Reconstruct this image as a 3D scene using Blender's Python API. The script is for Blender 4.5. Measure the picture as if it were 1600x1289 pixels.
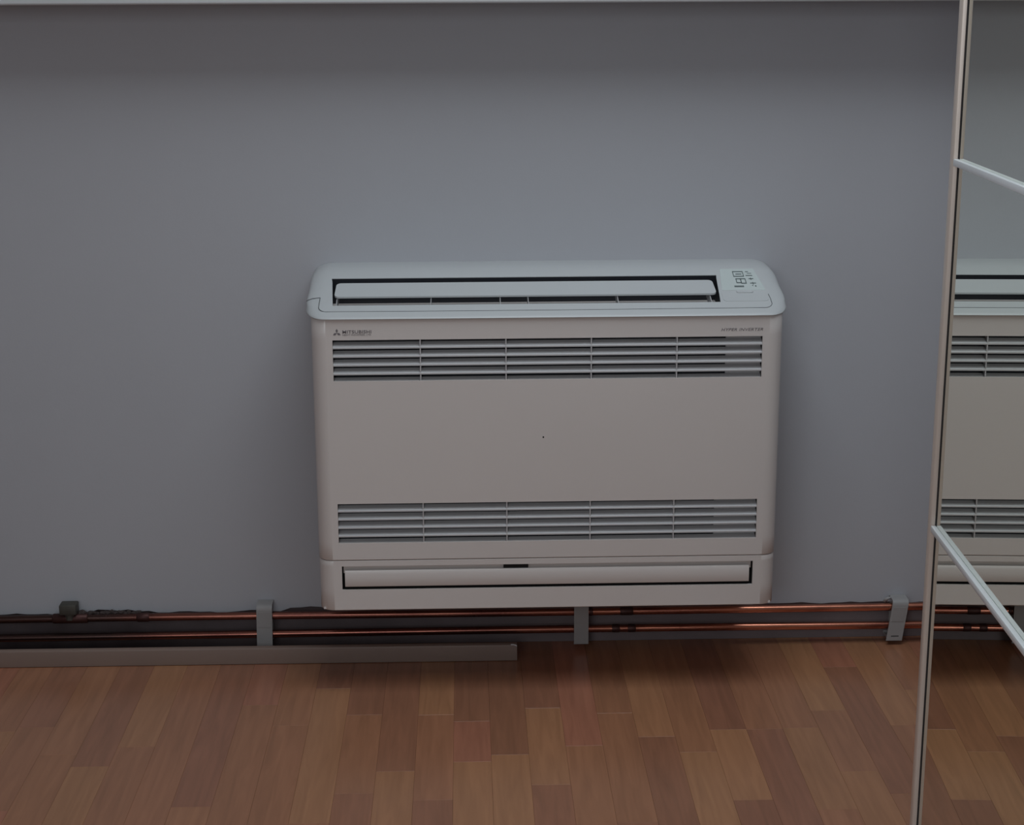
import bpy, bmesh, math, random
from mathutils import Vector, Matrix
random.seed(7)
for o in list(bpy.data.objects): bpy.data.objects.remove(o)
scn = bpy.context.scene
C = scn.collection

# ------------------------------------------------------------------ camera
cd = bpy.data.cameras.new('camera'); cam = bpy.data.objects.new('camera', cd); C.objects.link(cam)
cd.sensor_fit = 'HORIZONTAL'; cd.sensor_width = 36.0; cd.lens = 2587.94 * 36 / 1600
cd.clip_start = 0.05
right = Vector((0.99957666, -0.02874901, -0.00447281))
down = Vector((-0.01148914, -0.24878787, -0.96848985))
fwd = Vector((0.02673035, 0.96813124, -0.24901284))
m = Matrix((right, -down, -fwd)).transposed().to_4x4()
m.translation = Vector((-0.1437, -3.1009, 1.2785))
cam.matrix_world = m
scn.camera = cam

# ------------------------------------------------------------------ world, lights, exposure
w = bpy.data.worlds.new('world'); scn.world = w; w.use_nodes = True
bg = w.node_tree.nodes['Background']
bg.inputs[0].default_value = (0.62, 0.72, 0.85, 1); bg.inputs[1].default_value = 0.35

def area(name, loc, target, sx, sy, power, color):
    l = bpy.data.lights.new(name, 'AREA'); l.shape = 'RECTANGLE'; l.size = sx; l.size_y = sy
    l.energy = power; l.color = color
    o = bpy.data.objects.new(name, l); C.objects.link(o)
    o.location = loc
    d = Vector(target) - Vector(loc)
    o.rotation_euler = d.to_track_quat('-Z', 'Y').to_euler()
    return o
area('ceiling_bounce', (0.25, -1.05, 2.46), (0.25, -1.05, 0), 1.5, 1.3, 24.0, (0.86, 0.94, 1.0))  # unseen area light standing in for daylight bounced off the ceiling
area('rear_fill', (-0.9, -4.4, 1.6), (0.5, 0, 0.7), 1.5, 1.2, 20.0, (0.90, 0.95, 1.0))  # unseen fill added behind the camera to brighten the panel and wall
scn.view_settings.view_transform = 'Standard'
scn.view_settings.look = 'None'
scn.view_settings.gamma = 1.0
scn.view_settings.use_curve_mapping = False
scn.view_settings.exposure = 0.06

# ------------------------------------------------------------------ helpers
def S(r, g, b):
    f = lambda c: (c / 255 / 12.92) if c / 255 <= 0.04045 else ((c / 255 + 0.055) / 1.055) ** 2.4
    return (f(r), f(g), f(b), 1)

def mat(name, col, rough=0.5, metal=0.0, spec=0.5, noise=0.0, nscale=8.0, bump=0.0, bscale=200.0, coat=0.0):
    m = bpy.data.materials.new(name); m.use_nodes = True
    nt = m.node_tree; b = nt.nodes['Principled BSDF']
    b.inputs['Base Color'].default_value = col
    b.inputs['Roughness'].default_value = rough
    b.inputs['Metallic'].default_value = metal
    b.inputs['Specular IOR Level'].default_value = spec
    b.inputs['Coat Weight'].default_value = coat
    tc = nt.nodes.new('ShaderNodeTexCoord')
    if noise:
        n = nt.nodes.new('ShaderNodeTexNoise'); n.inputs['Scale'].default_value = nscale; n.inputs['Detail'].default_value = 4
        nt.links.new(tc.outputs['Object'], n.inputs['Vector'])
        mx = nt.nodes.new('ShaderNodeMix'); mx.data_type = 'RGBA'
        mx.inputs[6].default_value = tuple(c * (1 - noise) for c in col[:3]) + (1,)
        mx.inputs[7].default_value = tuple(min(1, c * (1 + noise)) for c in col[:3]) + (1,)
        nt.links.new(n.outputs['Fac'], mx.inputs[0]); nt.links.new(mx.outputs[2], b.inputs['Base Color'])
    if bump:
        n2 = nt.nodes.new('ShaderNodeTexNoise'); n2.inputs['Scale'].default_value = bscale; n2.inputs['Detail'].default_value = 3
        nt.links.new(tc.outputs['Object'], n2.inputs['Vector'])
        bp = nt.nodes.new('ShaderNodeBump'); bp.inputs['Strength'].default_value = bump; bp.inputs['Distance'].default_value = 0.001
        nt.links.new(n2.outputs['Fac'], bp.inputs['Height']); nt.links.new(bp.outputs['Normal'], b.inputs['Normal'])
    return m

def link(name, bm, material, parent=None, smooth=None):
    me = bpy.data.meshes.new(name)
    bmesh.ops.recalc_face_normals(bm, faces=bm.faces)
    bm.to_mesh(me); bm.free()
    if material: me.materials.append(material)
    if smooth:
        for p in me.polygons: p.use_smooth = True
        me.set_sharp_from_angle(angle=math.radians(smooth))
    o = bpy.data.objects.new(name, me); C.objects.link(o)
    if parent: o.parent = parent
    return o

def box(bm, x0, x1, y0, y1, z0, z1, bev=0.0, seg=2):
    b2 = bmesh.new()
    v = [b2.verts.new((x, y, z)) for x in (x0, x1) for y in (y0, y1) for z in (z0, z1)]
    for f in ((0, 1, 3, 2), (4, 6, 7, 5), (0, 4, 5, 1), (2, 3, 7, 6), (0, 2, 6, 4), (1, 5, 7, 3)):
        b2.faces.new([v[i] for i in f])
    bmesh.ops.recalc_face_normals(b2, faces=b2.faces)
    if bev: bmesh.ops.bevel(b2, geom=b2.edges[:], offset=bev, segments=seg, affect='EDGES', profile=0.5)
    me = bpy.data.meshes.new('t'); b2.to_mesh(me); b2.free(); bm.from_mesh(me); bpy.data.meshes.remove(me)

def boxo(name, material, parent, x0, x1, y0, y1, z0, z1, bev=0.0, seg=2):
    bm = bmesh.new(); box(bm, x0, x1, y0, y1, z0, z1, bev, seg)
    return link(name, bm, material, parent, 35 if bev else None)

def prism_x(bm, prof, x0, x1):
    """profile [(y,z)] extruded along x"""
    a = [bm.verts.new((x0, y, z)) for y, z in prof]; b = [bm.verts.new((x1, y, z)) for y, z in prof]
    n = len(prof)
    bm.faces.new(a); bm.faces.new(b[::-1])
    for i in range(n): bm.faces.new((a[i], b[i], b[(i + 1) % n], a[(i + 1) % n]))

def tube(bm, pts, r, seg=12, caps=True):
    """round tube along pts; r a number or a list"""
    rings = []
    n = len(pts)
    for i, p in enumerate(pts):
        p = Vector(p)
        d = (Vector(pts[min(i + 1, n - 1)]) - Vector(pts[max(i - 1, 0)])).normalized()
        up = Vector((0, 0, 1)) if abs(d.z) < 0.9 else Vector((0, 1, 0))
        s = d.cross(up).normalized(); t = s.cross(d).normalized()
        rr = r[i] if isinstance(r, (list, tuple)) else r
        rings.append([bm.verts.new(p + rr * (math.cos(a) * s + math.sin(a) * t)) for a in [2 * math.pi * k / seg for k in range(seg)]])
    for i in range(n - 1):
        for k in range(seg):
            bm.faces.new((rings[i][k], rings[i][(k + 1) % seg], rings[i + 1][(k + 1) % seg], rings[i + 1][k]))
    if caps: bm.faces.new(rings[0][::-1]); bm.faces.new(rings[-1])

def empty(name, loc, label, cat, rz=0.0, group=None):
    o = bpy.data.objects.new(name, None); C.objects.link(o); o.location = loc; o.rotation_euler = (0, 0, rz)
    o.empty_display_size = 0.05
    o['label'] = label; o['category'] = cat
    if group: o['group'] = group
    return o

def struct(name, bm, m_, smooth=None):
    o = link(name, bm, m_, None, smooth); o['kind'] = 'structure'
    return o

def label(o, t): o['label'] = t; return o

# ------------------------------------------------------------------ materials
M_wall = mat('wall_paint', S(177, 178, 183), 0.85, noise=0.03, nscale=3.0, bump=0.12, bscale=260, spec=0.2)
M_bare = mat('bare_plaster', S(122, 111, 112), 0.95, noise=0.2, nscale=14, bump=0.5, bscale=90, spec=0.1)
M_ceil = mat('ceiling_paint', S(205, 205, 205), 0.9, noise=0.02, bump=0.1)
M_white = mat('sill_paint', S(200, 203, 206), 0.45, noise=0.02)
M_plastic = mat('white_plastic', S(210, 203, 199), 0.24, spec=0.5, noise=0.012, nscale=5, bump=0.03, bscale=900)
M_cap = mat('white_satin_plastic', S(184, 187, 188), 0.36, spec=0.5, noise=0.012, nscale=5, bump=0.03, bscale=900)
M_slat = mat('slat_plastic', S(188, 187, 188), 0.35, noise=0.015)
M_dark = mat('dark_interior', S(30, 32, 40), 0.6, noise=0.1)
M_black = mat('black_gap', S(14, 12, 14), 0.8, noise=0.1)
M_seam = mat('seam_shadow_gap', S(62, 66, 68), 0.7, noise=0.05)
M_print = mat('grey_print', S(112, 106, 109), 0.6, noise=0.05)
M_icon = mat('display_print', S(70, 82, 82), 0.6, noise=0.05)
M_disp = mat('display_window', S(190, 199, 197), 0.25, noise=0.02)
M_clip = mat('grey_clip_plastic', S(152, 150, 149), 0.5, noise=0.06, nscale=30)
M_trunk = mat('cream_trunking', S(128, 109, 99), 0.4, noise=0.05, nscale=6)
M_mirror = mat('mirror_glass', (0.80, 0.82, 0.755, 1), 0.0, metal=1.0)
M_alu = mat('brushed_aluminium', S(214, 201, 190), 0.35, metal=0.25, noise=0.03, nscale=40)
M_bar = mat('pale_aluminium_bar', S(238, 242, 244), 0.3, metal=0.15, noise=0.02, nscale=40)
M_carc = mat('wardrobe_board', S(190, 188, 184), 0.5, noise=0.03)
M_gap_shade = mat('black_gap_shade', S(22, 22, 26), 0.7, noise=0.1)
M_glass = bpy.data.materials.new('window_glass'); M_glass.use_nodes = True
_b = M_glass.node_tree.nodes['Principled BSDF']; _b.inputs['Transmission Weight'].default_value = 1; _b.inputs['Roughness'].default_value = 0.02
M_mortar = mat('grimy_mortar', S(62, 52, 50), 0.95, noise=0.35, nscale=90, bump=0.8, bscale=300)
M_stub = mat('grimy_brass', S(74, 72, 66), 0.6, metal=0.3, noise=0.3, nscale=80)
M_collar = mat('oxidised_solder', S(74, 48, 45), 0.5, metal=0.7, noise=0.3, nscale=120)

def copper_mat():
    m = bpy.data.materials.new('aged_copper'); m.use_nodes = True; nt = m.node_tree; b = nt.nodes['Principled BSDF']
    tc = nt.nodes.new('ShaderNodeTexCoord')
    mp = nt.nodes.new('ShaderNodeMapping'); mp.inputs['Scale'].default_value = (5, 30, 30)
    nt.links.new(tc.outputs['Object'], mp.inputs['Vector'])
    n = nt.nodes.new('ShaderNodeTexNoise'); n.inputs['Scale'].default_value = 1.6; n.inputs['Detail'].default_value = 6
    nt.links.new(mp.outputs[0], n.inputs['Vector'])
    r = nt.nodes.new('ShaderNodeValToRGB')
    r.color_ramp.elements[0].position = 0.30; r.color_ramp.elements[0].color = S(130, 76, 64)
    r.color_ramp.elements[1].position = 0.66; r.color_ramp.elements[1].color = S(226, 150, 122)
    nt.links.new(n.outputs['Fac'], r.inputs[0])
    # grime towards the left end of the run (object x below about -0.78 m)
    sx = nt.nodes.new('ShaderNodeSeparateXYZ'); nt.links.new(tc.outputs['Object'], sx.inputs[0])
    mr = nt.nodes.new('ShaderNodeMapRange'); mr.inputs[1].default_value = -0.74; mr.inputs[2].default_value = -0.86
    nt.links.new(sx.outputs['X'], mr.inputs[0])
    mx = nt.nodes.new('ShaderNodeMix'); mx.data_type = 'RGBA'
    # right-hand highlight painted into the colour; copper darker to the left
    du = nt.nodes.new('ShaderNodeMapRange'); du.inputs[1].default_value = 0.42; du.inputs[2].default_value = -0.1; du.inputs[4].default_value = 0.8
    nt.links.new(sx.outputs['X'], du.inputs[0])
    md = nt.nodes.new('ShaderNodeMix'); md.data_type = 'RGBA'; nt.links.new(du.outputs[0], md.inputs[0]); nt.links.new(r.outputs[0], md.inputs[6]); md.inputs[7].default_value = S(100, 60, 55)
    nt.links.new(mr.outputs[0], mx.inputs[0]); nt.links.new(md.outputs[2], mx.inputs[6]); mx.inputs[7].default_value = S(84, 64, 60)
    nt.links.new(mx.outputs[2], b.inputs['Base Color'])
    b.inputs['Metallic'].default_value = 0.9
    rr = nt.nodes.new('ShaderNodeMapRange'); rr.inputs[3].default_value = 0.34; rr.inputs[4].default_value = 0.18
    nt.links.new(n.outputs['Fac'], rr.inputs[0]); nt.links.new(rr.outputs[0], b.inputs['Roughness'])
    return m
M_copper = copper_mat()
def darken_left_low(m):
    # unpainted masonry turns unevenly darker towards the left and the floor
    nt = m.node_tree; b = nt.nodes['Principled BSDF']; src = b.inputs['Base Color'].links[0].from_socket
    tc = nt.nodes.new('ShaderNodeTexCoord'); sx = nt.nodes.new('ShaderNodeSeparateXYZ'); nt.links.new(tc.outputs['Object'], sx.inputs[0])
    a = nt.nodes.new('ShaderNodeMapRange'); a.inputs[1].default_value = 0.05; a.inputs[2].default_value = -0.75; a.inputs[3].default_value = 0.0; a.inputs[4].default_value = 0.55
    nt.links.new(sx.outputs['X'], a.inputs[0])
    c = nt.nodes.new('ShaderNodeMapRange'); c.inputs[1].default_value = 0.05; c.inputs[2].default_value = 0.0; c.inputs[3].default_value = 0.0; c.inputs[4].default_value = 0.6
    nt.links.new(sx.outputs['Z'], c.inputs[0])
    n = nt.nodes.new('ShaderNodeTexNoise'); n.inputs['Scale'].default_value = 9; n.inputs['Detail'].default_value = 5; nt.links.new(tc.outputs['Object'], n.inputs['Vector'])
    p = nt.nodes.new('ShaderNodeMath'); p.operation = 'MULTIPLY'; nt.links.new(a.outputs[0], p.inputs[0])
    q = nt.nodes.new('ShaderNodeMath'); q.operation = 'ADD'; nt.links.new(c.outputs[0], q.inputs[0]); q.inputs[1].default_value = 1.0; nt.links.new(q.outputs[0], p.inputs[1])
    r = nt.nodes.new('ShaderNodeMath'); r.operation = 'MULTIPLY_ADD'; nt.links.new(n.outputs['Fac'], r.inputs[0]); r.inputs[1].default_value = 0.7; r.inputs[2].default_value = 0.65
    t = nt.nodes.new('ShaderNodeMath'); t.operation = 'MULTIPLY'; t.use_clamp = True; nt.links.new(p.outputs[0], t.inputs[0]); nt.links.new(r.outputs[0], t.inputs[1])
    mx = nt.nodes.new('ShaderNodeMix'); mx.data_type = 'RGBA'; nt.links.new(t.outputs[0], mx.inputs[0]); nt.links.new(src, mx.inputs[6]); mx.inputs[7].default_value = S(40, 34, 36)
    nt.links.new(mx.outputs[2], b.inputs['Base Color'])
darken_left_low(M_bare)

def wood_mat(per_object):
    m = bpy.data.materials.new('laminate_strip' if per_object else 'laminate_floor'); m.use_nodes = True
    nt = m.node_tree; b = nt.nodes['Principled BSDF']
    tc = nt.nodes.new('ShaderNodeTexCoord')
    oi = nt.nodes.new('ShaderNodeObjectInfo')
    off = nt.nodes.new('ShaderNodeVectorMath'); off.operation = 'SCALE'; off.inputs[3].default_value = 37.0
    cb = nt.nodes.new('ShaderNodeCombineXYZ')
    for i in range(3): nt.links.new(oi.outputs['Random'], cb.inputs[i])
    nt.links.new(cb.outputs[0], off.inputs[0])
    add = nt.nodes.new('ShaderNodeVectorMath'); add.operation = 'ADD'
    nt.links.new(tc.outputs['Object'], add.inputs[0]); nt.links.new(off.outputs[0], add.inputs[1])
    mp = nt.nodes.new('ShaderNodeMapping'); mp.inputs['Scale'].default_value = (70, 5, 1)
    nt.links.new(add.outputs[0], mp.inputs['Vector'])
    n = nt.nodes.new('ShaderNodeTexNoise'); n.inputs['Scale'].default_value = 1.0; n.inputs['Detail'].default_value = 5; n.inputs['Distortion'].default_value = 0.6
    nt.links.new(mp.outputs[0], n.inputs['Vector'])
    g = nt.nodes.new('ShaderNodeMapRange'); g.inputs[1].default_value = 0.3; g.inputs[2].default_value = 0.7; g.inputs[3].default_value = 0.86; g.inputs[4].default_value = 1.1
    nt.links.new(n.outputs['Fac'], g.inputs[0])
    mul = nt.nodes.new('ShaderNodeVectorMath'); mul.operation = 'SCALE'
    nt.links.new(g.outputs[0], mul.inputs[3])
    if per_object:
        nt.links.new(oi.outputs['Color'], mul.inputs[0])
    else:
        br = nt.nodes.new('ShaderNodeTexBrick')
        mp2 = nt.nodes.new('ShaderNodeMapping'); mp2.inputs['Rotation'].default_value = (0, 0, math.pi / 2)
        nt.links.new(tc.outputs['Object'], mp2.inputs['Vector']); nt.links.new(mp2.outputs[0], br.inputs['Vector'])
        br.inputs['Scale'].default_value = 1.0; br.inputs['Brick Width'].default_value = 0.40; br.inputs['Row Height'].default_value = 0.0649
        br.inputs['Mortar Size'].default_value = 0.0004
        br.inputs['Color1'].default_value = TONE_D; br.inputs['Color2'].default_value = TONE_L; br.inputs['Mortar'].default_value = S(60, 40, 30)
        nt.links.new(br.outputs[0], mul.inputs[0])
    nt.links.new(mul.outputs[0], b.inputs['Base Color'])
    b.inputs['Roughness'].default_value = 0.27; b.inputs['Specular IOR Level'].default_value = 0.65
    return m
TONE_L, TONE_M, TONE_D = S(162, 115, 83), S(156, 108, 80), S(145, 99, 76)
TONE_R = S(159, 105, 82)
M_plank = wood_mat(True); M_floor = wood_mat(False)

# ------------------------------------------------------------------ the setting
RX0, RX1, RY0, H = -2.4, 1.16, -4.7, 2.5
PX0, PX1, PY0 = -0.175 - 19 * 0.0649, -0.175 + 20 * 0.0649, -1.30   # area of separately built strips
bm = bmesh.new()
box(bm, RX0 - .2, RX1 + .2, RY0 - .2, .26, -.06, -.008)
box(bm, RX0, PX0, RY0, .015, -.008, 0); box(bm, PX0, RX1, RY0, PY0, -.008, 0)
if PX1 < RX1: box(bm, PX1, RX1, PY0, .015, -.008, 0)
floor = struct('floor', bm, M_floor)

# strips of the laminate: joints (y) and tones per strip, nearest the wall first
JT = {
 -12: ([-.35], 'DM'), -11: ([-.463], 'MM'), -10: ([-.509], 'DL'), -9: ([-.436], 'LM'), -8: ([-.80], 'MM'),
 -7: ([-.659], 'DM'), -6: ([-.27, -.77], 'RMM'), -5: ([-.36], 'MM'), -4: ([-.201, -.72], 'DLM'), -3: ([-.32, -.623], 'DMD'),
 -2: ([-.546], 'DL'), -1: ([-.325, -.65], 'LMD'), 0: ([-.355, -.515], 'DRL'), 1: ([-.491], 'DL'), 2: ([-.303, -.604], 'DLD'),
 3: ([-.461], 'RM'), 4: ([-.33], 'MM'), 5: ([-.43], 'LD'), 6: ([-.493], 'ML'), 7: ([-.406, -.669], 'DLD'), 8: ([-.407], 'MD'),
 9: ([-.404, -.706], 'MLM'), 10: ([-.333, -.574], 'LML'), 11: ([-.137, -.656], 'RDM'), 12: ([-.40], 'LM')}
TN = dict(L=TONE_L, M=TONE_M, D=TONE_D, R=TONE_R)
PIT = 0.0649
for k in range(-19, 20):
    x0 = -0.175 + k * PIT; x1 = x0 + PIT
    x1 = min(x1, RX1)
    js, tones = JT.get(k, ([-random.uniform(.15, .5)], random.choice(['ML', 'DM', 'LM', 'RD', 'MD'])))
    js = list(js); tones = list(tones)
    while js[-1] > PY0 + .18:
        nx = js[-1] - random.uniform(.30, .46)
        js.append(max(nx, PY0)); 
        if len(tones) < len(js): tones.append(random.choice('LMDR'))
        if nx <= PY0: break
    ys = [0.0145] + js
    if ys[-1] > PY0: ys.append(PY0); tones.append(random.choice('LMDR'))
    for i in range(len(ys) - 1):
        a, b_ = ys[i + 1] + .0001, ys[i] - .0001
        cx, cy = (x0 + x1) / 2, (a + b_) / 2
        b2 = bmesh.new()
        hx, hy, ch = (x1 - x0) / 2 - .0001, (b_ - a) / 2, .0002
        lo = [b2.verts.new((sx * hx, sy * hy, -.0078)) for sx, sy in ((-1, -1), (1, -1), (1, 1), (-1, 1))]
        mi = [b2.verts.new((sx * hx, sy * hy, -ch)) for sx, sy in ((-1, -1), (1, -1), (1, 1), (-1, 1))]
        hi = [b2.verts.new((sx * (hx - ch), sy * (hy - ch), 0)) for sx, sy in ((-1, -1), (1, -1), (1, 1), (-1, 1))]
        b2.faces.new(hi)
        for q in range(4):
            b2.faces.new((lo[q], lo[(q + 1) % 4], mi[(q + 1) % 4], mi[q])); b2.faces.new((mi[q], mi[(q + 1) % 4], hi[(q + 1) % 4], hi[q]))
        o = link('floor_strip', b2, M_plank, floor); o.location = (cx, cy, 0)
        t = TN[tones[i]]; j = random.uniform(.955, 1.045)
        o.color = (t[0] * j, t[1] * j * random.uniform(.985, 1.015), t[2] * j * random.uniform(.98, 1.02), 1)

# front wall: bare masonry, with a plaster coat that ends raggedly above the pipes, window opening above the sill
WX0, WX1, WZ0, WZ1 = -1.75, 0.95, 1.286, 2.30
bm = bmesh.new()
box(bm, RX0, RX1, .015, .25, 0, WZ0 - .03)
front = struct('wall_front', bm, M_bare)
bm = bmesh.new()
n = 178; bot = []
for i in range(n + 1):
    x = RX0 + (RX1 - RX0) * i / n
    z = .0800 + .0010 * math.sin(x * 41) + random.uniform(-.0015, .0015)
    if -.93 < x < -.78: z += .004 + random.uniform(-.003, .005)
    if -.52 < x < -.44: z += .007
    bot.append((x, z))
vf0 = [bm.verts.new((x, 0, z)) for x, z in bot]; vf1 = [bm.verts.new((x, 0, WZ0 - .03)) for x, z in bot]
vb0 = [bm.verts.new((x, .0149, z + .003)) for x, z in bot]
for i in range(n):
    bm.faces.new((vf0[i], vf0[i + 1], vf1[i + 1], vf1[i])); bm.faces.new((vb0[i], vb0[i + 1], vf0[i + 1], vf0[i]))
link('plaster_coat', bm, M_wall, front)
bm = bmesh.new()
box(bm, RX0, WX0, 0, .25, WZ0 - .03, H); box(bm, WX1, RX1, 0, .25, WZ0 - .03, H); box(bm, WX0, WX1, 0, .25, WZ1, H); box(bm, WX0, WX1, .0, .25, WZ0 - .03, WZ0 - .001)
link('plaster_above', bm, M_wall, front)
for nm, (x0, x1, y0, y1) in dict(wall_left=(RX0 - .2, RX0, RY0 - .2, .25), wall_right=(RX1, RX1 + .2, RY0 - .2, .25), wall_back=(RX0, RX1, RY0 - .2, RY0)).items():
    bm = bmesh.new(); box(bm, x0, x1, y0, y1, 0, H); struct(nm, bm, M_wall)
bm = bmesh.new(); box(bm, RX0 - .2, RX1 + .2, RY0 - .2, .25, H, H + .1); struct('ceiling', bm, M_ceil)

# window above, with the sill board whose front edge shows along the top of the photograph
bm = bmesh.new()
for a in ((WX0, WX0 + .06, WZ0, WZ1), (WX1 - .06, WX1, WZ0, WZ1), (WX0 + .06, WX1 - .06, WZ0, WZ0 + .06), (WX0 + .06, WX1 - .06, WZ1 - .06, WZ1), (-.43, -.37, WZ0 + .06, WZ1 - .06)):
    box(bm, a[0], a[1], .12, .18, a[2], a[3], .004)
win = struct('window_1', bm, M_white, 35)
boxo('window_sill', M_white, win, RX0 + .01, RX1 - .01, -.155, .119, 1.2512, WZ0 - .0005, .004, 3)
boxo('pane', M_glass, win, WX0 + .06, -.43, .145, .151, WZ0 + .06, WZ1 - .06)
boxo('pane', M_glass, win, -.37, WX1 - .06, .145, .151, WZ0 + .06, WZ1 - .06)

# ------------------------------------------------------------------ air conditioner
AC = empty('air_conditioner', (0, 0, 0), 'white wall-mounted floor console air conditioner with two slatted grilles and an open top outlet', 'air conditioner')
# casing and floor plate
boxo('casing', M_plastic, AC, -.404, .404, -.0005, -.128, .176, .716, .006)
boxo('base_plate', M_plastic, AC, -.412, .412, -.02, -.232, .1715, .1745)

# front panel: bent sheet with two grille windows
CW = [-.3805, .3805]
def arc(cx, cy, r, a0, a1, n): return [(cx + r * math.cos(math.radians(a0 + (a1 - a0) * i / n)), cy + r * math.sin(math.radians(a0 + (a1 - a0) * i / n))) for i in range(n + 1)]
def panel(name, z0, z1, holes, inset=0.0, zr=0.0):
    R_ = .027
    HX = .4192 - inset; FY = -.238 + inset
    left = [(-HX, -.10)] + arc(-HX + R_, FY + R_, R_, 180, 270, 8)
    rightp = [(-x, y) for x, y in left[::-1]]
    xs = sorted({x for h in holes for x in h[:2]})
    plan = left + [(x, FY) for x in xs] + rightp
    zs = sorted({z0, z1, z0 + .0012, z1 - .0012} | {z for h in holes for z in h[2:]})
    bm = bmesh.new()
    grid = []
    for z in zs:
        e = .0008 if z in (z0, z1) else 0       # softly rounded rim
        grid.append([bm.verts.new((x * (1 - e / .42), y + e, z)) for x, y in plan])
    for i in range(len(zs) - 1):
        for j in range(len(plan) - 1):
            xm = (plan[j][0] + plan[j + 1][0]) / 2; zm = (zs[i] + zs[i + 1]) / 2
            if plan[j][1] == FY or plan[j + 1][1] == FY:
                if any(h[0] < xm < h[1] and h[2] < zm < h[3] for h in holes) and len(xs): continue
            bm.faces.new((grid[i][j], grid[i][j + 1], grid[i + 1][j + 1], grid[i + 1][j]))
    bmesh.ops.recalc_face_normals(bm, faces=bm.faces)
    # make sure outward is -y
    s = sum(f.normal.y * f.calc_area() for f in bm.faces)
    if s > 0: bmesh.ops.reverse_faces(bm, faces=bm.faces)
    me = bpy.data.meshes.new(name); bm.to_mesh(me); bm.free(); me.materials.append(M_plastic)
    for p in me.polygons: p.use_smooth = abs(p.normal.y) < .9995
    o = bpy.data.objects.new(name, me); C.objects.link(o); o.parent = AC
    so = o.modifiers.new('thickness', 'SOLIDIFY'); so.thickness = .005; so.offset = -1
    return o
G1 = (.6022, .6768); G2 = (.3002, .3748)
GX = .3805
fp = panel('front_panel', .2674, .7150, [(-GX, GX, *G1), (-GX, GX, *G2)])
LW = (-.3765, .3765, .2098, .2556)
lc = panel('lower_cover', .1703, .2666, [LW], .0006)

# grilles
def slat_mesh(name, z):
    bm = bmesh.new()
    prof = [(-.2376, z), (-.2376, z + .0026), (-.2368, z + .0034), (-.2352, z + .0036), (-.2238, z + .0097), (-.2238, z + .0081), (-.2350, z + .0002), (-.2366, z - .0003)]
    prism_x(bm, prof, -.3803, .3803)
    return link(name, bm, M_slat, AC)
for (zb, zt) in (G1, G2):
    for k in range(1, 6):
        slat_mesh('slat', zt - .0158 * k + (.0 if k < 5 else -.0012))
    for x in (-.2262, -.0747, .0766, .2288):
        bm = bmesh.new(); prism_x(bm, [(-.2372, zb), (-.2372, zt), (-.2220, zt), (-.2220, zb)], x - .0010, x + .0010); link('rib', bm, M_slat, AC)
    boxo('grille_backing', M_dark, AC, -.385, .385, -.2150, -.2100, zb - .006, zt + .006)
    label(boxo('end_plate', M_slat, AC, .318 if zb == G1[0] else .305, .3802, -.2215, -.2155, zb + .0002, zt - .0002), 'pale plate behind the right end of the slats')

# lower flap in its recess
bm = bmesh.new()
prism_x(bm, [(-.2345, .2152), (-.2368, .2160), (-.2375, .2175), (-.2378, .2400), (-.2360, .2462), (-.2330, .2470), (-.2320, .2450), (-.2320, .2160)], -.3712, .3700)
label(link('louvre_flap', bm, M_plastic, AC, 50), 'closed lower louvre flap')
boxo('flap_backing', M_plastic, AC, -.374, .374, -.2290, -.2215, .2400, .2570)
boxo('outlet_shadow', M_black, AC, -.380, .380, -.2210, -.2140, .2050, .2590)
label(boxo('latch_slot', M_black, AC, -.0815, -.0362, -.2340, -.2292, .2474, .2553), 'small black slot above the lower flap')
# speck / sensor
bm = bmesh.new(); bmesh.ops.create_circle(bm, cap_ends=True, radius=.0016, segments=12)
bmesh.ops.extrude_face_region(bm, geom=bm.faces[:])
bmesh.ops.translate(bm, verts=bm.verts[:12], vec=(0, 0, -.0006))
bmesh.ops.rotate(bm, verts=bm.verts, matrix=Matrix.Rotation(math.pi / 2, 3, 'X')); bmesh.ops.translate(bm, verts=bm.verts, vec=(-.0086, -.2383, .4959))
label(link('pinhole', bm, M_black, AC), 'tiny dark pinhole on the front panel')

# top cap, lofted along x with rounded ends and the outlet opening
PROF = [(0, .7765), (-.03, .7763), (-.062, .7750), (-.088, .7718), (-.1085, .7650), (-.122, .7607), (-.150, .7515), (-.180, .7416), (-.2055, .7328), (-.219, .7278), (-.2295, .7232), (-.2375, .7190), (-.2412, .7165), (-.2422, .7150), (-.2412, .7138), (-.232, .7133), (-.20, .7133), (-.10, .7133), (-.001, .7133)]
HI0, HI1 = 4, 8       # profile indices bounding the outlet
HX0, RXE = .391, .039
def capsec(side, phi):
    out = []
    for (y, z) in PROF:
        t = min(1, max(0, (-y - .12) / .11))
        ry = .062 * t * t
        rz = min(.020, max(0, z - .7150)) * (1 - .9 * t)
        zz = z - rz * (1 - math.cos(phi)); yy = min(-.0005, y + ry * (1 - math.cos(phi)))
        zz += .0075 * t * (1 - math.cos(phi))
        out.append((side * (HX0 + RXE * math.sin(phi)), yy, zz))
    return out
HLT, HLB, HRT, HRB = -.3885, -.3805, .3145, .3090
secs = []
ANG = [90, 78, 66, 54, 42, 30, 18, 8]
for a in ANG: secs.append(capsec(-1, math.radians(a)))
def midsec(fn): return [(fn(i), y, z) for i, (y, z) in enumerate(PROF)]
def lerp_edge(top, botm, i): return top + (botm - top) * min(1, max(0, (i - HI0) / (HI1 - HI0)))
hl = len(secs); secs.append(midsec(lambda i: lerp_edge(HLT, HLB, i)))
for x in (-.2, 0, .18): secs.append(midsec(lambda i, x=x: x))
hr = len(secs); secs.append(midsec(lambda i: lerp_edge(HRT, HRB, i)))
secs.append(midsec(lambda i: .36))
for a in ANG[::-1]: secs.append(capsec(1, math.radians(a)))
bm = bmesh.new()
V = [[bm.verts.new(p) for p in s] for s in secs]
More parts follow.
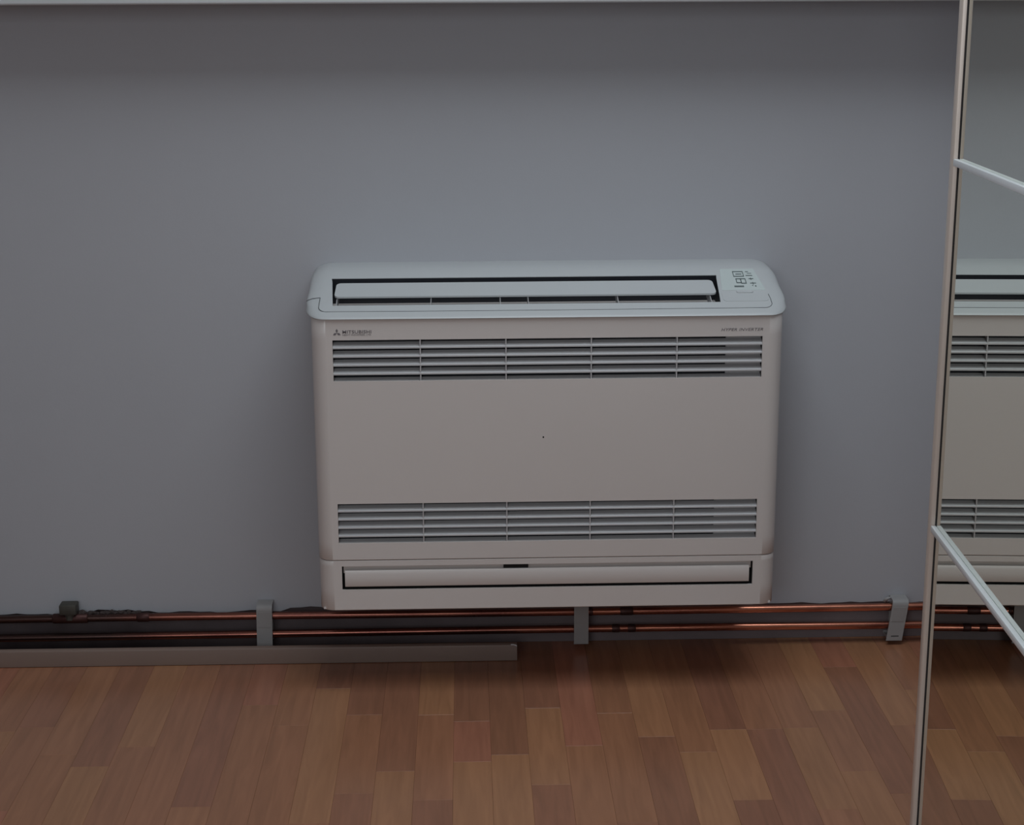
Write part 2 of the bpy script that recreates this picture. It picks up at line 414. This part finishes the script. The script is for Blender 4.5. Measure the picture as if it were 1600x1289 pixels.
for i in range(len(secs) - 1):
    for j in range(len(PROF) - 1):
        if hl <= i < hr and HI0 <= j < HI1: continue
        bm.faces.new((V[i][j], V[i + 1][j], V[i + 1][j + 1], V[i][j + 1]))
bm.faces.new(V[0]); bm.faces.new(V[-1][::-1])
# inner lip of the outlet
loop = [V[i][HI0] for i in range(hl, hr + 1)] + [V[hr][j] for j in range(HI0 + 1, HI1 + 1)] + [V[i][HI1] for i in range(hr - 1, hl - 1, -1)] + [V[hl][j] for j in range(HI1 - 1, HI0, -1)]
low = [bm.verts.new(v.co + Vector((0, 0, -.0012))) for v in loop]
for i in range(len(loop)): bm.faces.new((loop[i], loop[(i + 1) % len(loop)], low[(i + 1) % len(loop)], low[i]))
link('top_cover', bm, M_cap, AC, 32)
lowco = [v for v in [(HLT, PROF[HI0][0], PROF[HI0][1]), (HRT, PROF[HI0][0], PROF[HI0][1]), (HRB, PROF[HI1][0], PROF[HI1][1]), (HLB, PROF[HI1][0], PROF[HI1][1])]]
bm = bmesh.new()
a = [bm.verts.new((x, y, z - .0008)) for x, y, z in lowco]
b = [bm.verts.new((x, y + (.02 if i < 2 else -.0), .676)) for i, (x, y, z) in enumerate(lowco)]
for i in range(4): bm.faces.new((a[i], a[(i + 1) % 4], b[(i + 1) % 4], b[i]))
bm.faces.new(b)
oc = link('air_outlet', bm, M_dark, AC)
def capz(y):
    for i in range(len(PROF) - 1):
        (y0, z0), (y1, z1) = PROF[i], PROF[i + 1]
        if y0 >= y >= y1: return z0 + (z1 - z0) * (y0 - y) / (y0 - y1)
def capslope(y): return (capz(y + .002) - capz(y - .002)) / .004
# outlet fins
for X in (-.3750, -.2071, -.0832, -.0331, .1276, .2945):
    bm = bmesh.new(); prism_x(bm, [(-.13, capz(-.13) - .006), (-.2046, capz(-.2046) - .0035), (-.2048, capz(-.2046) - .022), (-.13, capz(-.13) - .030)], X - .0005, X + .0005)
    link('fin', bm, M_slat, AC)
# louvre flap of the outlet: curved plate
def plate(name, material, outline, h, th, parent=AC, crown=0.0):
    """plate following the cap surface, outline [(x,y)], lifted h above the surface"""
    bm = bmesh.new()
    ya, yb = min(y for x, y in outline), max(y for x, y in outline)
    k = lambda y: crown * (1 - ((y - (ya + yb) / 2) / ((yb - ya) / 2 + 1e-9)) ** 2)
    t = [bm.verts.new((x, y, capz(y) + h + k(y))) for x, y in outline]
    l = [bm.verts.new((x, y, capz(y) + h - th)) for x, y in outline]
    bm.faces.new(t); bm.faces.new(l[::-1])
    for i in range(len(t)): bm.faces.new((t[i], l[i], l[(i + 1) % len(t)], t[(i + 1) % len(t)]))
    return link(name, bm, material, parent, 40)
def rrect(x0, x1, y0, y1, r, n=4):
    pts = []
    for cx, cy, a0 in ((x1 - r, y1 - r, 0), (x0 + r, y1 - r, 90), (x0 + r, y0 + r, 180), (x1 - r, y0 + r, 270)):
        pts += arc(cx, cy, r, a0, a0 + 90, n)
    return pts
fl = rrect(-.3800, .3065, -.1760, -.1275, .008)
label(plate('louvre_flap', M_cap, [(x + (.002 if x < 0 else .0) * ((y + .177) / .055) - (-.0 if x < 0 else .003) * ((y + .177) / .055) , y) for x, y in fl], .0002, .003), 'tilted upper louvre flap in the outlet')

# seams of the cap: thin recessed gaps
def seam(pts, r=.0006):
    bm = bmesh.new(); tube(bm, [(x, y, capz(y) + .0001) for x, y in pts], r, 6); return link('seam', bm, M_seam, AC)
def seam3(pts, r=.0006):
    bm = bmesh.new(); tube(bm, pts, r, 6); return link('seam', bm, M_seam, AC)
cL = arc(-.391, -.2105, .014, 180, 270, 6)
seam([(-.4045, -.178), (-.405, -.196)] + [(x, y) for x, y in cL] + [(-.36, -.2246), (-.31, -.2250), (-.2, -.2254), (0, -.2256), (.2, -.2252), (.33, -.2248)] + arc(.386, -.2105, .014, 270, 360, 6) + [(.4, -.196), (.3985, -.180)], .0005)
seam3([(-.4298, -.172, .7352), (-.4262, -.174, .7377), (-.418, -.176, .7405), (-.4045, -.178, .7422)], .0005)
# display, lid with a finger recess
dp = plate('display_panel', M_disp, [(.3235, -.088), (.3855, -.088), (.3960, -.1655), (.3175, -.1655)], .0004, .002)
label(dp, 'pale greenish control display with printed symbols')
lidp = plate('display_lid', M_cap, rrect(.3150, .3960, -.2040, -.1680, .007), .0008, .002)
plate('lid_grip', M_cap, rrect(.342, .372, -.1775, -.1695, .0035), .0024, .002, lidp, .0006)

def icon_box(bm, x0, x1, y0, y1): 
    z = lambda y: capz(y) + .0006
    v = [bm.verts.new((x, y, z(y) + dz)) for dz in (0, .0003) for x, y in ((x0, y0), (x1, y0), (x1, y1), (x0, y1))]
    for f in ((4, 5, 6, 7), (0, 1, 5, 4), (1, 2, 6, 5), (2, 3, 7, 6), (3, 0, 4, 7)): bm.faces.new([v[i] for i in f])
def ring(bm, x0, x1, y0, y1, t):
    icon_box(bm, x0, x1, y0, y0 + t * 2); icon_box(bm, x0, x1, y1 - t * 2, y1); icon_box(bm, x0, x0 + t, y0, y1); icon_box(bm, x1 - t, x1, y0, y1)
def sym(build):
    bm = bmesh.new(); build(bm); return link('symbol', bm, M_icon, dp)
sym(lambda b: (ring(b, .3452, .3645, -.1175, -.0975, .0012), icon_box(b, .350, .361, -.109, -.1065)))
sym(lambda b: (ring(b, .3475, .3570, -.1410, -.1245, .0012), ring(b, .3560, .3655, -.1430, -.1245, .0012)))
sym(lambda b: [icon_box(b, .3418 + i * .0022, .3418 + i * .0022 + .0017, -.1555, -.1505) for i in range(8)])
sym(lambda b: (icon_box(b, .3690, .3745, -.1000, -.0985), icon_box(b, .3715, .3795, -.1060, -.1045), icon_box(b, .3680, .3800, -.1145, -.1125)))
sym(lambda b: (icon_box(b, .3715, .3800, -.1265, -.1245), icon_box(b, .3750, .3760, -.130, -.122)))
sym(lambda b: (icon_box(b, .3720, .3825, -.1425, -.1405), icon_box(b, .3765, .3775, -.147, -.138)))
sym(lambda b: (icon_box(b, .3745, .3760, -.1515, -.149), icon_box(b, .3795, .3815, -.1540, -.150)))

# maker's emblem and printed words
def flat_poly(bm, pts, y=-.2384, th=.0003):
    a = [bm.verts.new((x, y, z)) for x, z in pts]; b_ = [bm.verts.new((x, y + th, z)) for x, z in pts]
    bm.faces.new(a)
    for i in range(len(a)): bm.faces.new((a[i], b_[i], b_[(i + 1) % len(a)], a[(i + 1) % len(a)]))
bm = bmesh.new()
ex, ez, d = -.3722, .6900, .0080
for a0 in (90, 210, 330):
    u = Vector((math.cos(math.radians(a0 - 30)), math.sin(math.radians(a0 - 30)))); v = Vector((math.cos(math.radians(a0 + 30)), math.sin(math.radians(a0 + 30))))
    s = d / 1.732 * .97
    flat_poly(bm, [(ex, ez), (ex + u.x * s, ez + u.y * s), (ex + (u.x + v.x) * s, ez + (u.y + v.y) * s), (ex + v.x * s, ez + v.y * s)])
label(link('emblem', bm, M_print, AC), 'grey emblem of three diamonds')
def words(txt, x0, x1, z, size, shear=0.0, heavy=0.0):
    cu = bpy.data.curves.new('lettering', 'FONT'); cu.body = txt; cu.size = size; cu.shear = shear; cu.offset = heavy; cu.extrude = .00012; cu.space_character = 1.06; cu.resolution_u = 3
    to = bpy.data.objects.new('tmp', cu); C.objects.link(to)
    dg = bpy.context.evaluated_depsgraph_get(); me = bpy.data.meshes.new_from_object(to.evaluated_get(dg))
    bpy.data.objects.remove(to); bpy.data.curves.remove(cu)
    wd = max(v.co.x for v in me.vertices) - min(v.co.x for v in me.vertices); mn = min(v.co.x for v in me.vertices)
    for v in me.vertices:
        x, yy, zz = v.co; v.co = (x0 + (x - mn) / wd * (x1 - x0), -.2383 - zz, z + yy)
    me.materials.clear(); me.materials.append(M_print)
    o = bpy.data.objects.new('lettering', me); C.objects.link(o); o.parent = AC
    return o
words('MITSUBISHI', -.3622, -.3115, .6890, .0082, heavy=.00012)
words('HEAVY INDUSTRIES, LTD.', -.3622, -.3115, .6852, .0036)
words('HYPER INVERTER', .3065, .3808, .6868, .0072, shear=.25)

# ------------------------------------------------------------------ copper pipes along the foot of the wall
PY, PZ1, PZ2, PR = -.020, .0770, .0392, .0076
def wob(x, z): return (x, PY + .0009 * math.sin(x * 5.1), z + .0010 * math.sin(x * 3.3 + z * 50))
def pipe(name, z, lab):
    e = empty(name, (0, 0, 0), lab, 'pipe', 0, 'copper pipes along the foot of the wall')
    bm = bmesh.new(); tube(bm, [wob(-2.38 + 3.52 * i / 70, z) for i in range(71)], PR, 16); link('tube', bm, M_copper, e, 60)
    return e
p1 = pipe('copper_pipe', PZ1, 'upper of two copper pipes along the wall foot, with a stub fitting on the left')
p2 = pipe('copper_pipe', PZ2, 'lower of two copper pipes along the wall foot, just above the floor')
def collar(x0, x1, z, par, rr=.0083):
    bm = bmesh.new(); tube(bm, [wob(x0, z), wob(x0 + .002, z), wob((x0 + x1) / 2, z), wob(x1 - .002, z), wob(x1, z)], [PR, rr, rr, rr, PR], 16); link('collar', bm, M_collar, par, 50)
collar(.138, .154, PZ2, p2); collar(.170, .186, PZ2, p2); collar(.154, .180, PZ1, p1)
collar(.0925, .1000, PZ1, p1)
collar(-.80, -.775, PZ1, p1, .0092)
collar(-.965, -.895, PZ1, p1, .0098)
# stub: short square-headed fitting rising from the pipe
bm = bmesh.new()
tube(bm, [(-.9300, PY - .001, PZ1), (-.9300, PY - .001, .094)], .0100, 16)
box(bm, -.9475, -.9145, PY - .0155, PY + .012, .0900, .1105, .0022)
label(link('stub_fitting', bm, M_stub, p1, 40), 'dark square-headed stub fitting')
bm = bmesh.new()
for i in range(26):
    t = i / 25; x = -.915 + .115 * t
    r = random.uniform(.003, .0065)
    mt = Matrix.Translation((x + random.uniform(-.003, .003), PY + random.uniform(.004, .012), PZ1 + .0065 + random.uniform(-.002, .0055) * (1 - .5 * t))) @ Matrix.Diagonal((1.3, 1, random.uniform(.6, 1.0), 1))
    g = bmesh.ops.create_icosphere(bm, subdivisions=2, radius=r, matrix=mt)
    for v in g['verts']: v.co += Vector((random.uniform(-1, 1), random.uniform(-1, 1), random.uniform(-1, 1))) * .0009
mo = link('mortar_crumbs', bm, M_mortar, p1); mo['kind'] = 'stuff'

# brackets holding the pipes
def bracket(x, ztop, zbot, tilt, lab, tab=False, slot=False, wdt=.0305):
    e = empty('pipe_bracket', (x, 0, 0), lab, 'bracket', 0, 'plastic brackets that hold the copper pipes')
    hw = wdt / 2; th = .0026; yo = PY - PR - .0062
    outer = [(-.0004, ztop), (yo + .010, ztop), (yo + .004, ztop - .002), (yo + .0006, ztop - .006), (yo, ztop - .012), (yo, zbot + .001), (yo + .001, zbot)]
    inner = [(yo + th + .001, zbot), (yo + th, zbot + .002), (yo + th, ztop - .012), (yo + th + .001, ztop - .0075), (yo + .0065, ztop - .0040), (yo + .0105, ztop - .003), (-.0004, ztop - .003)]
    prof = outer + inner
    bm = bmesh.new(); prism_x(bm, prof, -hw, hw)
    zc = (ztop + zbot) / 2
    for v in bm.verts: v.co.x += tilt * (v.co.z - ztop)
    link('strap', bm, M_clip, e, 40)
    # ribs on the strap, back plate on the wall
    bm = bmesh.new(); box(bm, -hw + .0035, hw - .0035, yo - .0007, yo + .0003, zc - .001, ztop - .014, .0003)
    for v in bm.verts: v.co.x += tilt * (v.co.z - ztop)
    link('raised_rib', bm, M_clip, e)
    bm = bmesh.new(); box(bm, -hw * .7, hw * .7, .0117, .0149, zbot + .001, .083)
    link('back_plate', bm, M_clip, e)
    bm = bmesh.new(); box(bm, -hw * .7, hw * .7, yo + th - .0002, .0120, zbot + .0005, zbot + .0045)
    for v in bm.verts: v.co.x += tilt * (v.co.z - ztop)
    link('foot_arm', bm, M_clip, e)
    if slot:
        bm = bmesh.new(); box(bm, -.0075, .0075, yo - .0002, yo + .001, zbot + .0095, zbot + .0112)
        for v in bm.verts: v.co.x += tilt * (v.co.z - ztop)
        label(link('slot', bm, M_black, e), 'thin dark slot near the foot')
    if tab:
        bm = bmesh.new(); tube(bm, [(-hw - .010, -.004, ztop - .012), (-hw - .009, -.010, ztop - .006), (-hw - .005, -.011, ztop - .003), (-hw + .001, -.010, ztop - .002)], [.0035, .004, .003, .0015], 8)
        link('clip_tab', bm, M_clip, e, 60)
    return e
bracket(-.5478, .1040, .0140, 0.02, 'grey plastic pipe bracket to the left of the air conditioner, behind the loose skirting length')
bracket(.0764, .1020, .0125, 0.0, 'grey plastic pipe bracket coming out from under the air conditioner', wdt=.0285)
bracket(.7125, .0950, .0095, 0.125, 'crooked grey plastic pipe bracket at right, close to the mirror', True, True, .0315)

# ------------------------------------------------------------------ loose skirting / pipe cover lying on the floor
import_len = 1.75
tl = empty('skirting_cover', (-.0526, -.0818, 0), 'long cream plastic skirting channel lying loose on the floor in front of the pipes', 'skirting', -.004)
L0 = -import_len
bm = bmesh.new()
pf = [(.0, .0004), (-.0012, .0014), (-.0012, .0308), (-.0005, .0330), (.0010, .0340), (.0110, .0340), (.0110, .0322), (.0022, .0322), (.0010, .0310), (.0010, .0004)]
prism_x(bm, pf, L0, 0); link('channel', bm, M_trunk, tl, 35)
bm = bmesh.new(); prism_x(bm, [(.0011, .0004), (.0011, .0022), (.0110, .0022), (.0110, .0004)], L0, 0); link('bottom_flange', bm, M_trunk, tl)
bm = bmesh.new(); tube(bm, [(-.012, -.0004, .0343), (-.007, -.0006, .0342), (-.003, -.0010, .0333), (-.0004, -.0014, .0312)], .0011, 8)
label(link('burred_corner', bm, M_white, tl, 60), 'pale burr on the cut corner')

# ------------------------------------------------------------------ mirror wardrobe
TH = -math.atan(.0356)
MW = empty('mirror_wardrobe', (.4712, -1.0298, 0), 'tall wardrobe with a mirrored sliding door in an aluminium frame at the right', 'wardrobe', TH)
DL, DH, OX = -.75, 2.10, .004          # door runs from local y = .019 to DL
def mpart(name, m_, x0, x1, y0, y1, z0, z1, bev=0, parent=MW): return boxo(name, m_, parent, x0 + OX, x1 + OX, y0, y1, z0, z1, bev)
bars = [1.0625, .5795, .0965, 1.5455]
for z0, z1 in ((.03, .0925), (.1005, .5750), (.5835, 1.0580), (1.0665, 1.5410), (1.5495, DH - .02)):
    mpart('mirror_panel', M_mirror, 0, .004, DL + .01, .0049, z0 - .004, z1 + .004)
# stile: rounded alu profile with a dark strip against the glass
bm = bmesh.new()
plan = [(.0045, .019), (-.0040, .019), (-.0064, .0183), (-.0072, .0165), (-.0072, .0080), (-.0064, .0060), (-.0050, .0050), (.0045, .0050)]
a = [bm.verts.new((x + OX, y, .012)) for x, y in plan]; b = [bm.verts.new((x + OX, y, DH)) for x, y in plan]
bm.faces.new(a); bm.faces.new(b[::-1])
for i in range(len(plan)): bm.faces.new((a[i], b[i], b[(i + 1) % len(plan)], a[(i + 1) % len(plan)]))
label(link('stile', bm, M_alu, MW, 40), 'slim aluminium edge of the door')
mpart('gap_shade', M_gap_shade, -.0006, .0003, -.0008, .0051, .03, DH - .02)  # black strip painting in the shadow gap between frame and glass
for zc in bars:
    bm = bmesh.new(); box(bm, OX - .0068, OX - .0001, DL + .001, .0022, zc - .0043, zc + .0043, .0008)
    link('crossbar', bm, M_bar, MW, 40)
mpart('stile', M_alu, -.0072, .0045, DL - .014, DL, .012, DH, .001)
mpart('rail', M_alu, -.0060, .0045, DL, .0048, .012, .030, .001)
mpart('rail', M_alu, -.0060, .0045, DL, .0048, DH - .02, DH, .001)
mpart('door_backing', M_carc, .0046, .0160, DL - .012, .0175, .014, DH - .002)
mpart('side_panel', M_carc, .020, .600, -.003, .015, 0, DH + .03)
mpart('side_panel', M_carc, .020, .600, DL - .016, DL + .002, 0, DH + .03)
mpart('back_board', M_carc, .590, .600, DL + .002, -.003, 0, DH + .03)
mpart('top_board', M_carc, .020, .590, DL + .002, -.003, DH + .012, DH + .03)
mpart('plinth', M_carc, .020, .040, DL + .002, -.003, 0, .06)
